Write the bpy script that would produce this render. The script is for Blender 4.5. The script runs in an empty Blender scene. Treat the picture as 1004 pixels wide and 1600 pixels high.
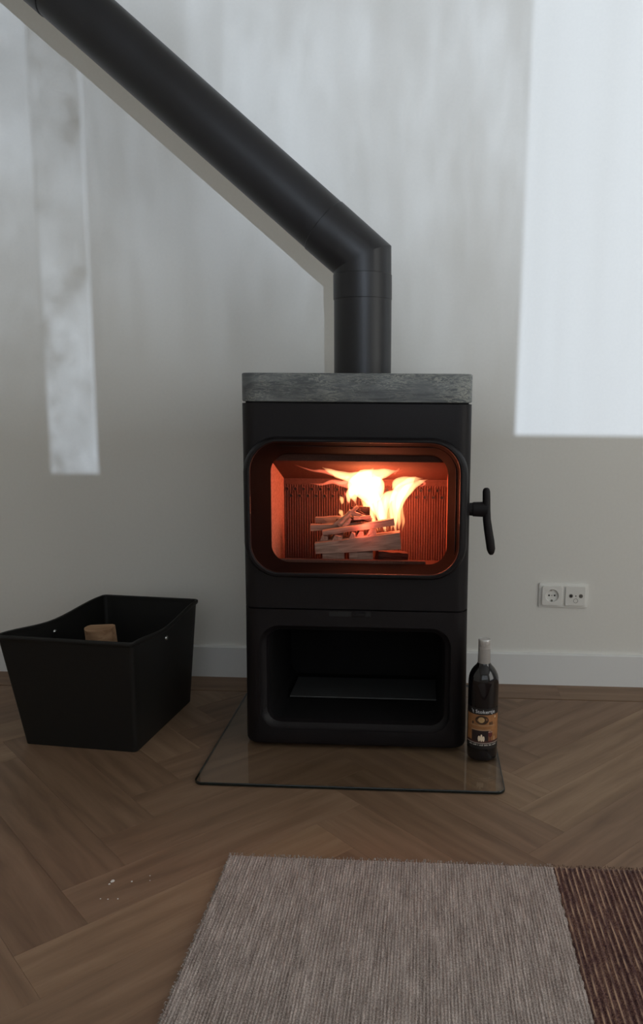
import bpy, bmesh, math, random
from mathutils import Vector, Matrix

random.seed(7)
sc = bpy.context.scene
COL = sc.collection
PI = math.pi

# ------------------------------------------------------------------ camera
F_PX = 1256.14                       # focal length in pixels of the 1004x1600 frame
PX0, PY0 = 600.0, 800.0              # optical centre (the photo is cropped on its right side)
PITCH, YAW, ROLL = 0.1476, -0.0509, 0.0070
CAM = Vector((0.0, -2.4433, 0.901))
_cy, _sy, _cp, _sp = math.cos(YAW), math.sin(YAW), math.cos(PITCH), math.sin(PITCH)
FW = Vector((_sy*_cp, _cy*_cp, -_sp))
_rt = Vector((_cy, -_sy, 0.0))
_up = _rt.cross(FW)
RT = _rt*math.cos(ROLL) + _up*math.sin(ROLL)
UP = _up*math.cos(ROLL) - _rt*math.sin(ROLL)
cd = bpy.data.cameras.new('camera')
cd.sensor_fit = 'VERTICAL'
cd.sensor_height = 36.0
cd.sensor_width = 36.0
cd.lens = F_PX/1600.0*36.0
cd.shift_x = (502.0-PX0)/1600.0
cd.clip_start = 0.02
cam = bpy.data.objects.new('camera', cd)
COL.objects.link(cam)
cam.matrix_world = Matrix(((RT.x, UP.x, -FW.x, CAM.x), (RT.y, UP.y, -FW.y, CAM.y),
                           (RT.z, UP.z, -FW.z, CAM.z), (0, 0, 0, 1)))
sc.camera = cam

def at(px, py, Y):
    """point at depth plane Y seen at a pixel of the photograph"""
    d = FW + RT*((px-PX0)/F_PX) - UP*((py-PY0)/F_PX)
    return CAM + d*((Y-CAM.y)/d.y)

# ------------------------------------------------------------------ world, sun, daylight
w = bpy.data.worlds.new('world')
sc.world = w
w.use_nodes = True
w.node_tree.nodes['Background'].inputs[0].default_value = (0.62, 0.75, 0.95, 1)
w.node_tree.nodes['Background'].inputs[1].default_value = 0.5

SUN_T = -0.222          # sideways drift of the low light per metre towards the stove wall
sd = bpy.data.lights.new('low_sun', 'SUN')
sd.energy = 2.35
sd.color = (0.72, 0.825, 1.0)
sd.angle = math.radians(0.28)
sun = bpy.data.objects.new('low_sun', sd)
COL.objects.link(sun)
sun.rotation_euler = Vector((SUN_T, 1.0, -0.004)).to_track_quat('-Z', 'Y').to_euler()

RX0, RX1, RY0, RZ1 = -2.2, 2.4, -4.0, 2.75          # room
WX0, WX1, WZ0, WZ1 = -1.10, 2.25, 0.660, 2.45        # window opening in the near wall
ad = bpy.data.lights.new('window_daylight', 'AREA')
ad.shape = 'RECTANGLE'
ad.size = WX1-WX0
ad.size_y = WZ1-WZ0
ad.energy = 11
ad.color = (1.0, 0.94, 0.84)
al = bpy.data.objects.new('window_daylight', ad)
COL.objects.link(al)
al.location = ((WX0+WX1)/2, RY0-0.16, (WZ0+WZ1)/2)
al.rotation_euler = Vector((0, 1, 0)).to_track_quat('-Z', 'Z').to_euler()

SY0, SY1, SZ0, SZ1 = -2.9, -1.0, 0.25, 2.45            # unseen right-wall window, added for daylight stronger on the right
ad2 = bpy.data.lights.new('side_fill_light', 'AREA')
ad2.shape = 'RECTANGLE'
ad2.size = SY1-SY0
ad2.size_y = SZ1-SZ0
ad2.energy = 28.5
ad2.color = (1.0, 0.95, 0.85)
al2 = bpy.data.objects.new('side_fill_light', ad2)
COL.objects.link(al2)
al2.location = (RX1+0.16, (SY0+SY1)/2, (SZ0+SZ1)/2)
al2.rotation_euler = Vector((-1, 0, 0)).to_track_quat('-Z', 'Z').to_euler()

vs = sc.view_settings
vs.view_transform = 'Standard'
vs.look = 'None'
vs.exposure = 0.0
vs.gamma = 1.0
vs.use_curve_mapping = False
sc.cycles.use_denoising = True
sc.cycles.max_bounces = 10
sc.cycles.diffuse_bounces = 5
sc.cycles.transparent_max_bounces = 24
sc.cycles.sample_clamp_indirect = 1.2

# ------------------------------------------------------------------ material helpers
def nmat(name):
    m = bpy.data.materials.new(name)
    m.use_nodes = True
    nt = m.node_tree
    b = nt.nodes['Principled BSDF']
    return m, nt, b

def L(nt, a, b):
    nt.links.new(a, b)

def node(nt, typ, **kw):
    n = nt.nodes.new(typ)
    for k, v in kw.items():
        if k.startswith('i_'):
            n.inputs[k[2:].replace('_', ' ')].default_value = v
        else:
            setattr(n, k, v)
    return n

def ramp(nt, stops, interp='LINEAR'):
    r = nt.nodes.new('ShaderNodeValToRGB')
    r.color_ramp.interpolation = interp
    el = r.color_ramp.elements
    while len(el) > 1:
        el.remove(el[-1])
    el[0].position, el[0].color = stops[0][0], (*stops[0][1], 1)
    for p, c in stops[1:]:
        e = el.new(p)
        e.color = (*c, 1)
    return r

def simple(name, col, rough=0.5, metal=0.0, spec=0.5, bump=0.0, bscale=200.0, var=0.0):
    m, nt, b = nmat(name)
    b.inputs['Base Color'].default_value = (*col, 1)
    b.inputs['Roughness'].default_value = rough
    b.inputs['Metallic'].default_value = metal
    b.inputs['Specular IOR Level'].default_value = spec
    tc = node(nt, 'ShaderNodeTexCoord')
    nz = node(nt, 'ShaderNodeTexNoise', i_Scale=bscale, i_Detail=4.0)
    L(nt, tc.outputs['Object'], nz.inputs['Vector'])
    if var:
        r = ramp(nt, [(0.3, tuple(c*(1-var) for c in col)), (0.7, tuple(min(1, c*(1+var)) for c in col))])
        L(nt, nz.outputs['Fac'], r.inputs['Fac'])
        L(nt, r.outputs['Color'], b.inputs['Base Color'])
    if bump:
        bp = node(nt, 'ShaderNodeBump', i_Strength=bump, i_Distance=0.002)
        L(nt, nz.outputs['Fac'], bp.inputs['Height'])
        L(nt, bp.outputs['Normal'], b.inputs['Normal'])
    return m

M = {}
M['wall'] = simple('white_plaster', (0.80, 0.79, 0.75), 0.9, spec=0.2, bump=0.06, bscale=120, var=0.012)
M['ceiling'] = simple('white_ceiling', (0.82, 0.82, 0.80), 0.9, spec=0.2, bump=0.05, bscale=90)
M['skirting'] = simple('white_lacquer', (0.80, 0.81, 0.81), 0.45, bump=0.02, bscale=60)
M['subfloor'] = simple('subfloor', (0.020, 0.014, 0.010), 0.8, var=0.2)
M['iron'] = simple('black_cast_iron', (0.0088, 0.0070, 0.0080), 0.5, spec=0.26, bump=0.12, bscale=420, var=0.12)
M['iron_dark'] = simple('dark_iron', (0.006, 0.0055, 0.006), 0.8, spec=0.2, bump=0.1, bscale=300)  # darker, duller iron for the log compartment and gaskets
M['reveal_shade'] = simple('shade_toned_reveal', (0.0045, 0.0035, 0.0035), 0.85, spec=0.06)  # reveal's iron darkened, the shade in the door recess put into its colour
M['steel_pipe'] = simple('black_painted_steel', (0.0155, 0.015, 0.0165), 0.42, spec=0.45, bump=0.03, bscale=300, var=0.08)
M['bin'] = simple('black_powder_coat', (0.011, 0.0105, 0.0098), 0.5, spec=0.3, bump=0.1, bscale=500)
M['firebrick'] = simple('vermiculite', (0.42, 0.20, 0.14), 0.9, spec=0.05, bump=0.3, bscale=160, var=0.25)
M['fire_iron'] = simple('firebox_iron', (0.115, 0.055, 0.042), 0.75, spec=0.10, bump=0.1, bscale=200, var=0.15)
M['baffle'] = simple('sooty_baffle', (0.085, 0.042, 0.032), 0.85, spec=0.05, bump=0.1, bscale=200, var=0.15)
M['grey_plate'] = simple('grey_steel_plate', (0.055, 0.056, 0.057), 0.5)
M['chrome'] = simple('bolt_steel', (0.6, 0.6, 0.6), 0.25, metal=1.0)
M['socket'] = simple('white_plastic', (0.80, 0.795, 0.76), 0.35)
M['socket_well'] = simple('socket_plastic', (0.72, 0.71, 0.66), 0.4)
M['hole'] = simple('dark_hole', (0.01, 0.01, 0.01), 0.7)
M['jack'] = simple('jack_metal', (0.22, 0.21, 0.19), 0.4, metal=0.6)
M['crumb'] = simple('white_chip', (0.75, 0.73, 0.70), 0.8)

def glass_mat(name, tint, ior=1.45, rough=0.0):
    m, nt, b = nmat(name)
    nt.nodes.remove(b)
    out = nt.nodes['Material Output']
    tr = node(nt, 'ShaderNodeBsdfTransparent')
    tr.inputs['Color'].default_value = (*tint, 1)
    gl = node(nt, 'ShaderNodeBsdfGlossy')
    gl.inputs['Roughness'].default_value = rough
    fr = node(nt, 'ShaderNodeFresnel', i_IOR=ior)
    mx = node(nt, 'ShaderNodeMixShader')
    ge = node(nt, 'ShaderNodeNewGeometry')
    iv = node(nt, 'ShaderNodeMath', operation='SUBTRACT')
    iv.inputs[0].default_value = 1.0
    L(nt, ge.outputs['Backfacing'], iv.inputs[1])
    mf = node(nt, 'ShaderNodeMath', operation='MULTIPLY')
    L(nt, fr.outputs[0], mf.inputs[0])
    L(nt, iv.outputs[0], mf.inputs[1])
    L(nt, mf.outputs[0], mx.inputs[0])
    L(nt, tr.outputs[0], mx.inputs[1])
    L(nt, gl.outputs[0], mx.inputs[2])
    L(nt, mx.outputs[0], out.inputs['Surface'])
    return m
M['hearth_glass'] = glass_mat('clear_hearth_glass', (0.95, 0.952, 0.945), 1.52, 0.02)
M['stove_glass'] = glass_mat('stove_window_glass', (0.96, 0.945, 0.945), 1.03, 0.10)
M['pane'] = glass_mat('window_glass', (0.97, 0.98, 0.98), 1.2)
M['glass_edge'] = simple('glass_edge', (0.008, 0.012, 0.011), 0.15)

# soapstone with pale streaks
def soapstone():
    m, nt, b = nmat('soapstone')
    tc = node(nt, 'ShaderNodeTexCoord')
    mp = node(nt, 'ShaderNodeMapping')
    mp.inputs['Rotation'].default_value = (0.0, 0.42, 0.1)
    mp.inputs['Scale'].default_value = (5.5, 12.0, 30.0)
    L(nt, tc.outputs['Object'], mp.inputs['Vector'])
    n1 = node(nt, 'ShaderNodeTexNoise', i_Scale=1.6, i_Detail=8.0, i_Roughness=0.62, i_Distortion=1.1)
    L(nt, mp.outputs[0], n1.inputs['Vector'])
    r1 = ramp(nt, [(0.30, (0.056, 0.062, 0.066)), (0.50, (0.110, 0.119, 0.123)), (0.62, (0.15, 0.162, 0.163)), (0.78, (0.26, 0.28, 0.27))])
    L(nt, n1.outputs['Fac'], r1.inputs['Fac'])
    n2 = node(nt, 'ShaderNodeTexNoise', i_Scale=2.6, i_Detail=10.0, i_Roughness=0.7, i_Distortion=2.4)
    L(nt, mp.outputs[0], n2.inputs['Vector'])
    r2 = ramp(nt, [(0.46, (0, 0, 0)), (0.50, (0.9, 0.9, 0.9)), (0.54, (0, 0, 0))])
    L(nt, n2.outputs['Fac'], r2.inputs['Fac'])
    n3 = node(nt, 'ShaderNodeTexNoise', i_Scale=7.0, i_Detail=2.0)
    L(nt, tc.outputs['Object'], n3.inputs['Vector'])
    r3 = ramp(nt, [(0.42, (0, 0, 0)), (0.62, (1, 1, 1))])
    L(nt, n3.outputs['Fac'], r3.inputs['Fac'])
    mu = node(nt, 'ShaderNodeMath', operation='MULTIPLY')
    L(nt, r2.outputs['Color'], mu.inputs[0])
    L(nt, r3.outputs['Color'], mu.inputs[1])
    mx = node(nt, 'ShaderNodeMix', data_type='RGBA')
    L(nt, mu.outputs[0], mx.inputs[0])
    L(nt, r1.outputs['Color'], mx.inputs[6])
    mx.inputs[7].default_value = (0.42, 0.43, 0.37, 1)
    L(nt, mx.outputs[2], b.inputs['Base Color'])
    b.inputs['Roughness'].default_value = 0.5
    return m
M['soapstone'] = soapstone()

def wood_floor():
    m, nt, b = nmat('oak_plank')
    tc = node(nt, 'ShaderNodeTexCoord')
    oi = node(nt, 'ShaderNodeObjectInfo')
    cmb = node(nt, 'ShaderNodeCombineXYZ')
    ml = node(nt, 'ShaderNodeMath', operation='MULTIPLY')
    ml.inputs[1].default_value = 37.0
    L(nt, oi.outputs['Random'], ml.inputs[0])
    L(nt, ml.outputs[0], cmb.inputs['X'])
    L(nt, ml.outputs[0], cmb.inputs['Z'])
    ad_ = node(nt, 'ShaderNodeVectorMath', operation='ADD')
    L(nt, tc.outputs['Object'], ad_.inputs[0])
    L(nt, cmb.outputs[0], ad_.inputs[1])
    mp = node(nt, 'ShaderNodeMapping')
    mp.inputs['Scale'].default_value = (2.0, 19.0, 1.0)
    L(nt, ad_.outputs[0], mp.inputs['Vector'])
    n1 = node(nt, 'ShaderNodeTexNoise', i_Scale=1.6, i_Detail=7.0, i_Roughness=0.62, i_Distortion=0.5)
    L(nt, mp.outputs[0], n1.inputs['Vector'])
    mp2 = node(nt, 'ShaderNodeMapping')
    mp2.inputs['Scale'].default_value = (1.0, 7.0, 1.0)
    L(nt, ad_.outputs[0], mp2.inputs['Vector'])
    wv = node(nt, 'ShaderNodeTexWave', wave_type='BANDS', bands_direction='Y', i_Scale=0.9, i_Distortion=9.0, i_Detail=3.0)
    wv.inputs['Detail Scale'].default_value = 0.7
    L(nt, mp2.outputs[0], wv.inputs['Vector'])
    mix = node(nt, 'ShaderNodeMix', data_type='FLOAT')
    mix.inputs[0].default_value = 0.13
    L(nt, n1.outputs['Fac'], mix.inputs[2])
    L(nt, wv.outputs['Fac'], mix.inputs[3])
    r1 = ramp(nt, [(0.22, (0.150, 0.093, 0.058)), (0.48, (0.225, 0.145, 0.092)), (0.72, (0.290, 0.196, 0.129))])
    L(nt, mix.outputs[0], r1.inputs['Fac'])
    # plank to plank tone
    r2 = ramp(nt, [(0.0, (0.80, 0.75, 0.72)), (0.35, (0.95, 0.90, 0.88)), (0.7, (1.05, 1.03, 1.0)), (1.0, (1.18, 1.16, 1.10))])
    L(nt, oi.outputs['Random'], r2.inputs['Fac'])
    mu = node(nt, 'ShaderNodeMix', data_type='RGBA', blend_type='MULTIPLY')
    mu.inputs[0].default_value = 1.0
    L(nt, r1.outputs['Color'], mu.inputs[6])
    L(nt, r2.outputs['Color'], mu.inputs[7])
    # small knots
    vo = node(nt, 'ShaderNodeTexVoronoi', i_Scale=3.4)
    mp3 = node(nt, 'ShaderNodeMapping')
    mp3.inputs['Scale'].default_value = (0.75, 1.2, 1.0)
    L(nt, ad_.outputs[0], mp3.inputs['Vector'])
    L(nt, mp3.outputs[0], vo.inputs['Vector'])
    r3 = ramp(nt, [(0.0, (0.45, 0.38, 0.34)), (0.022, (0.7, 0.65, 0.6)), (0.045, (1, 1, 1))])
    L(nt, vo.outputs['Distance'], r3.inputs['Fac'])
    mu2 = node(nt, 'ShaderNodeMix', data_type='RGBA', blend_type='MULTIPLY')
    mu2.inputs[0].default_value = 1.0
    L(nt, mu.outputs[2], mu2.inputs[6])
    L(nt, r3.outputs['Color'], mu2.inputs[7])
    L(nt, mu2.outputs[2], b.inputs['Base Color'])
    b.inputs['Roughness'].default_value = 0.50
    b.inputs['Specular IOR Level'].default_value = 0.35
    bp = node(nt, 'ShaderNodeBump', i_Strength=0.12, i_Distance=0.001)
    L(nt, n1.outputs['Fac'], bp.inputs['Height'])
    L(nt, bp.outputs['Normal'], b.inputs['Normal'])
    return m
M['oak'] = wood_floor()

def firewood(name, c0, c1, sc_=1.0):
    m, nt, b = nmat(name)
    tc = node(nt, 'ShaderNodeTexCoord')
    mp = node(nt, 'ShaderNodeMapping')
    mp.inputs['Scale'].default_value = (14*sc_, 120*sc_, 120*sc_)
    L(nt, tc.outputs['Object'], mp.inputs['Vector'])
    n1 = node(nt, 'ShaderNodeTexNoise', i_Scale=1.0, i_Detail=5.0, i_Distortion=0.6)
    L(nt, mp.outputs[0], n1.inputs['Vector'])
    r1 = ramp(nt, [(0.3, c0), (0.68, c1)])
    L(nt, n1.outputs['Fac'], r1.inputs['Fac'])
    L(nt, r1.outputs['Color'], b.inputs['Base Color'])
    b.inputs['Roughness'].default_value = 0.85
    b.inputs['Specular IOR Level'].default_value = 0.1
    bp = node(nt, 'ShaderNodeBump', i_Strength=0.5, i_Distance=0.002)
    L(nt, n1.outputs['Fac'], bp.inputs['Height'])
    L(nt, bp.outputs['Normal'], b.inputs['Normal'])
    return m
M['split_wood'] = firewood('split_firewood', (0.24, 0.14, 0.105), (0.50, 0.33, 0.26))
M['charred'] = firewood('charred_wood', (0.03, 0.018, 0.014), (0.13, 0.06, 0.045))
M['log_wood'] = firewood('dry_log', (0.20, 0.11, 0.06), (0.40, 0.25, 0.15), 0.5)

def flame_mat(name, col, k):
    m, nt, b = nmat(name)
    nt.nodes.remove(b)
    e = node(nt, 'ShaderNodeEmission')
    e.inputs[0].default_value = (*col, 1)
    e.inputs[1].default_value = k
    L(nt, e.outputs[0], nt.nodes['Material Output'].inputs['Volume'])
    return m
M['flame_hot'] = flame_mat('flame_hot', (1.0, 0.46, 0.19), 150)
M['flame_yellow'] = flame_mat('flame_yellow', (1.0, 0.45, 0.16), 170)
M['flame_wisp'] = flame_mat('flame_wisp', (1.0, 0.20, 0.10), 130)

def rug_mat(name, stops, rowfreq, streak, x0, pitch, line, amt):
    m, nt, b = nmat(name)
    tc = node(nt, 'ShaderNodeTexCoord')
    mp = node(nt, 'ShaderNodeMapping')
    mp.inputs['Scale'].default_value = (rowfreq, streak, 1.0)
    L(nt, tc.outputs['Object'], mp.inputs['Vector'])
    n1 = node(nt, 'ShaderNodeTexNoise', i_Scale=1.0, i_Detail=5.0, i_Roughness=0.75)
    L(nt, mp.outputs[0], n1.inputs['Vector'])
    mp2 = node(nt, 'ShaderNodeMapping')
    mp2.inputs['Scale'].default_value = (rowfreq*0.12, streak*0.7, 1.0)
    L(nt, tc.outputs['Object'], mp2.inputs['Vector'])
    n2 = node(nt, 'ShaderNodeTexNoise', i_Scale=1.0, i_Detail=3.0)
    L(nt, mp2.outputs[0], n2.inputs['Vector'])
    n3 = node(nt, 'ShaderNodeTexNoise', i_Scale=420.0, i_Detail=2.0)
    L(nt, tc.outputs['Object'], n3.inputs['Vector'])
    mx = node(nt, 'ShaderNodeMix', data_type='FLOAT')
    mx.inputs[0].default_value = 0.27
    L(nt, n1.outputs['Fac'], mx.inputs[2])
    L(nt, n2.outputs['Fac'], mx.inputs[3])
    mx2 = node(nt, 'ShaderNodeMix', data_type='FLOAT')
    mx2.inputs[0].default_value = 0.42
    L(nt, mx.outputs[0], mx2.inputs[2])
    L(nt, n3.outputs['Fac'], mx2.inputs[3])
    r = ramp(nt, stops)
    L(nt, mx2.outputs[0], r.inputs['Fac'])
    sp = node(nt, 'ShaderNodeSeparateXYZ')
    L(nt, tc.outputs['Object'], sp.inputs[0])
    a1 = node(nt, 'ShaderNodeMath', operation='SUBTRACT'); a1.inputs[1].default_value = x0
    L(nt, sp.outputs['X'], a1.inputs[0])
    a2 = node(nt, 'ShaderNodeMath', operation='DIVIDE'); a2.inputs[1].default_value = pitch
    L(nt, a1.outputs[0], a2.inputs[0])
    a3 = node(nt, 'ShaderNodeMath', operation='FRACT')
    L(nt, a2.outputs[0], a3.inputs[0])
    rl = ramp(nt, [(0.30, (0, 0, 0)), (0.46, (1, 1, 1)), (0.54, (1, 1, 1)), (0.70, (0, 0, 0))])
    L(nt, a3.outputs[0], rl.inputs['Fac'])
    # each row differs, and the thread surfaces and dives along it
    fl = node(nt, 'ShaderNodeMath', operation='FLOOR')
    L(nt, a2.outputs[0], fl.inputs[0])
    cb = node(nt, 'ShaderNodeCombineXYZ')
    L(nt, fl.outputs[0], cb.inputs['X'])
    y2 = node(nt, 'ShaderNodeMath', operation='MULTIPLY'); y2.inputs[1].default_value = streak*1.6
    L(nt, sp.outputs['Y'], y2.inputs[0])
    L(nt, y2.outputs[0], cb.inputs['Y'])
    nr = node(nt, 'ShaderNodeTexNoise', i_Scale=0.83, i_Detail=2.0)
    L(nt, cb.outputs[0], nr.inputs['Vector'])
    rn = ramp(nt, [(0.42, (0, 0, 0)), (0.60, (1, 1, 1))])
    L(nt, nr.outputs['Fac'], rn.inputs['Fac'])
    m1 = node(nt, 'ShaderNodeMath', operation='MULTIPLY')
    L(nt, rl.outputs['Color'], m1.inputs[0]); L(nt, rn.outputs['Color'], m1.inputs[1])
    m2 = node(nt, 'ShaderNodeMath', operation='MULTIPLY'); m2.inputs[1].default_value = amt
    L(nt, m1.outputs[0], m2.inputs[0])
    mc = node(nt, 'ShaderNodeMix', data_type='RGBA')
    L(nt, m2.outputs[0], mc.inputs[0])
    L(nt, r.outputs['Color'], mc.inputs[6])
    mc.inputs[7].default_value = (*line, 1)
    L(nt, mc.outputs[2], b.inputs['Base Color'])
    b.inputs['Roughness'].default_value = 0.95
    b.inputs['Specular IOR Level'].default_value = 0.05
    b.inputs['Sheen Weight'].default_value = 0.15
    return m
M['rug_grey'] = rug_mat('taupe_wool', [(0.38, (0.13, 0.108, 0.098)), (0.47, (0.30, 0.260, 0.236)), (0.54, (0.43, 0.380, 0.352)), (0.62, (0.68, 0.615, 0.575))], 230.0, 16.0, 0.0, .0052, (0.56, 0.51, 0.46), .45)
M['rug_red'] = rug_mat('maroon_wool', [(0.40, (0.035, 0.014, 0.016)), (0.49, (0.095, 0.045, 0.042)), (0.56, (0.19, 0.11, 0.08)), (0.63, (0.30, 0.20, 0.14))], 160.0, 14.0, 0.6203, .0098, (0.52, 0.36, 0.24), .8)

# unseen screen added at the window; its transparency pattern shapes the wall light
def light_screen_mat(nscale=2.3, stops=((0.30, .28), (0.50, .40), (0.72, .68)), fade=True, slant_fade=False, zs=1.0, toplevel=1.0):
    m, nt, b = nmat('patterned_light_screen')
    nt.nodes.remove(b)
    out = nt.nodes['Material Output']
    tc = node(nt, 'ShaderNodeTexCoord')
    n1 = node(nt, 'ShaderNodeTexNoise', i_Scale=nscale, i_Detail=4.0, i_Roughness=0.6)
    mpz = node(nt, 'ShaderNodeMapping')
    mpz.inputs['Scale'].default_value = (1.0, 1.0, zs)
    L(nt, tc.outputs['Object'], mpz.inputs['Vector'])
    L(nt, mpz.outputs[0], n1.inputs['Vector'])
    r1 = ramp(nt, [(p_, (v_, v_, v_)) for p_, v_ in stops])
    L(nt, n1.outputs['Fac'], r1.inputs['Fac'])
    sp = node(nt, 'ShaderNodeSeparateXYZ')
    L(nt, tc.outputs['Object'], sp.inputs[0])
    r2 = ramp(nt, [(0.30, (0.0, 0.0, 0.0)), (0.42, (0.33, 0.33, 0.33)), (0.58, (0.85, 0.85, 0.85)), (0.72, (1, 1, 1))])
    dv = node(nt, 'ShaderNodeMath', operation='MULTIPLY')
    dv.inputs[1].default_value = 0.4
    L(nt, sp.outputs['Z'], dv.inputs[0])
    L(nt, dv.outputs[0], r2.inputs['Fac'])
    mu = node(nt, 'ShaderNodeMath', operation='MULTIPLY')
    L(nt, r1.outputs['Color'], mu.inputs[0])
    if fade: L(nt, r2.outputs['Color'], mu.inputs[1])
    else:
        r4 = ramp(nt, [(0.42, (1, 1, 1)), (0.54, (toplevel,)*3)])
        L(nt, dv.outputs[0], r4.inputs['Fac'])
        L(nt, r4.outputs['Color'], mu.inputs[1])
    if slant_fade:  # slanted step in transmission, laid out to brighten the upper wall
        q1 = node(nt, 'ShaderNodeMath', operation='MULTIPLY_ADD')
        q1.inputs[1].default_value = 0.525
        L(nt, sp.outputs['Z'], q1.inputs[0])
        L(nt, sp.outputs['X'], q1.inputs[2])
        mr = node(nt, 'ShaderNodeMapRange', interpolation_type='SMOOTHSTEP')
        mr.inputs['From Min'].default_value = 0.92
        mr.inputs['From Max'].default_value = 1.32
        mr.inputs['To Min'].default_value = 0.66
        mr.inputs['To Max'].default_value = 1.05
        L(nt, q1.outputs[0], mr.inputs['Value'])
        mu3 = node(nt, 'ShaderNodeMath', operation='MULTIPLY')
        L(nt, mu.outputs[0], mu3.inputs[0])
        L(nt, mr.outputs[0], mu3.inputs[1])
        mu = mu3
    tl = node(nt, 'ShaderNodeBsdfTranslucent')
    tl.inputs[0].default_value = (0.85, 0.85, 0.82, 1)
    tr = node(nt, 'ShaderNodeBsdfTransparent')
    mx = node(nt, 'ShaderNodeMixShader')
    L(nt, mu.outputs[0], mx.inputs[0])
    L(nt, tl.outputs[0], mx.inputs[1])
    L(nt, tr.outputs[0], mx.inputs[2])
    L(nt, mx.outputs[0], out.inputs['Surface'])
    return m
M['light_screen'] = light_screen_mat()
M['light_screen_thin'] = light_screen_mat(5.0, ((0.32, .38), (0.50, .54), (0.66, .70)), True, True, 0.35)
M['light_screen_clear'] = light_screen_mat(7.0, ((0.35, .88), (0.65, 1.0)), False, False, 0.06)
M['light_screen_mottled'] = light_screen_mat(6.5, ((0.36, .16), (0.47, .40), (0.56, .50), (0.66, .62)), False, False, 0.8, 0.68)

# ------------------------------------------------------------------ mesh helpers
def tag(o, label=None, cat=None, group=None, kind=None):
    if label: o['label'] = label
    if cat: o['category'] = cat
    if group: o['group'] = group
    if kind: o['kind'] = kind
    return o

def thing(name, loc, label, cat, group=None, rotz=0.0):
    o = bpy.data.objects.new(name, None)
    o.empty_display_size = 0.05
    COL.objects.link(o)
    o.location = loc
    o.rotation_euler = (0, 0, rotz)
    return tag(o, label, cat, group)

def origin_of(o):
    v = Vector((0, 0, 0))
    while o is not None:
        v += Vector(o.location)
        o = o.parent
    return v

def mk(name, bm, mat, parent=None, smooth=False, loc=None, autosmooth=None):
    """link a bmesh given in world coordinates as one object (local to its parent)"""
    bmesh.ops.recalc_face_normals(bm, faces=bm.faces)
    o0 = origin_of(parent) if parent else Vector((0, 0, 0))
    if loc is not None:
        o0 = Vector(loc)
    for v in bm.verts:
        v.co -= o0
    me = bpy.data.meshes.new(name)
    if autosmooth is not None:
        for f in bm.faces: f.smooth = True
        for e in bm.edges:
            if len(e.link_faces) == 2 and e.calc_face_angle(0) > autosmooth:
                e.smooth = False
    elif smooth:
        for f in bm.faces: f.smooth = True
    bm.to_mesh(me)
    bm.free()
    mats = mat if isinstance(mat, (list, tuple)) else [mat]
    for m in mats: me.materials.append(m)
    o = bpy.data.objects.new(name, me)
    COL.objects.link(o)
    if parent:
        o.parent = parent
    if loc is not None:
        o.location = Vector(loc) - (origin_of(parent) if parent else Vector((0, 0, 0)))
    return o

def B(): return bmesh.new()

def box(bm, x0, x1, y0, y1, z0, z1, mi=0, bev=0.0):
    vs_ = [bm.verts.new(p) for p in ((x0,y0,z0),(x1,y0,z0),(x1,y1,z0),(x0,y1,z0),(x0,y0,z1),(x1,y0,z1),(x1,y1,z1),(x0,y1,z1))]
    fs = [bm.faces.new([vs_[i] for i in q]) for q in ((0,3,2,1),(4,5,6,7),(0,1,5,4),(1,2,6,5),(2,3,7,6),(3,0,4,7))]
    for f in fs: f.material_index = mi
    if bev:
        es = list({e for f in fs for e in f.edges})
        bmesh.ops.bevel(bm, geom=es, offset=bev, segments=2, affect='EDGES', profile=0.5)
    return fs

def rrect(cx, cy, hw, hh, r, n=8):
    pts = []
    for (sx, sy, a0) in ((1, 1, 0), (-1, 1, 90), (-1, -1, 180), (1, -1, 270)):
        for k in range(n+1):
            a = math.radians(a0 + 90*k/n)
            pts.append((cx+sx*(hw-r)+r*math.cos(a), cy+sy*(hh-r)+r*math.sin(a)))
    return pts

def loft(bm, loops, cap0=False, cap1=False, closed=True, mi=0):
    rows = [[bm.verts.new(p) for p in lp] for lp in loops]
    n = len(rows[0])
    for a, b in zip(rows[:-1], rows[1:]):
        for i in range(n if closed else n-1):
            j = (i+1) % n
            f = bm.faces.new((a[i], a[j], b[j], b[i]))
            f.material_index = mi
    if cap0: bm.faces.new(rows[0][::-1]).material_index = mi
    if cap1: bm.faces.new(rows[-1]).material_index = mi
    return rows

def slab(bm, x0, x1, y0, y1, z0, z1, r, bev=0.003, n=8):
    cx, cy, hw, hh = (x0+x1)/2, (y0+y1)/2, (x1-x0)/2, (y1-y0)/2
    def lp(z, i): return [(x, y, z) for x, y in rrect(cx, cy, hw-i, hh-i, r-i, n)]
    loft(bm, [lp(z0, bev), lp(z0+bev*0.3, bev*0.3), lp(z0+bev, 0), lp(z1-bev, 0), lp(z1-bev*0.3, bev*0.3), lp(z1, bev)], True, True)

def sweep(bm, pts, radii, n=12, ry=None, cap=True, up=Vector((0, 1, 0))):
    """tube through pts; radii per point (optionally second radius)"""
    rows = []
    P = [Vector(p) for p in pts]
    for i, p in enumerate(P):
        t = (P[min(i+1, len(P)-1)] - P[max(i-1, 0)]).normalized()
        u = up - t*up.dot(t)
        if u.length < 1e-4: u = Vector((1, 0, 0)) - t*t.x
        u.normalize()
        v = t.cross(u)
        ra = radii[i]
        rb = ry[i] if ry else ra
        rows.append([p + v*math.cos(2*PI*k/n)*ra + u*math.sin(2*PI*k/n)*rb for k in range(n)])
    loft(bm, rows, cap, cap)

def lathe(bm, cx, cy, prof, n=32, cap0=True, cap1=True, mi=0):
    loft(bm, [[(cx+r*math.cos(2*PI*k/n), cy+r*math.sin(2*PI*k/n), z) for k in range(n)] for r, z in prof], cap0, cap1, True, mi)

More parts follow.
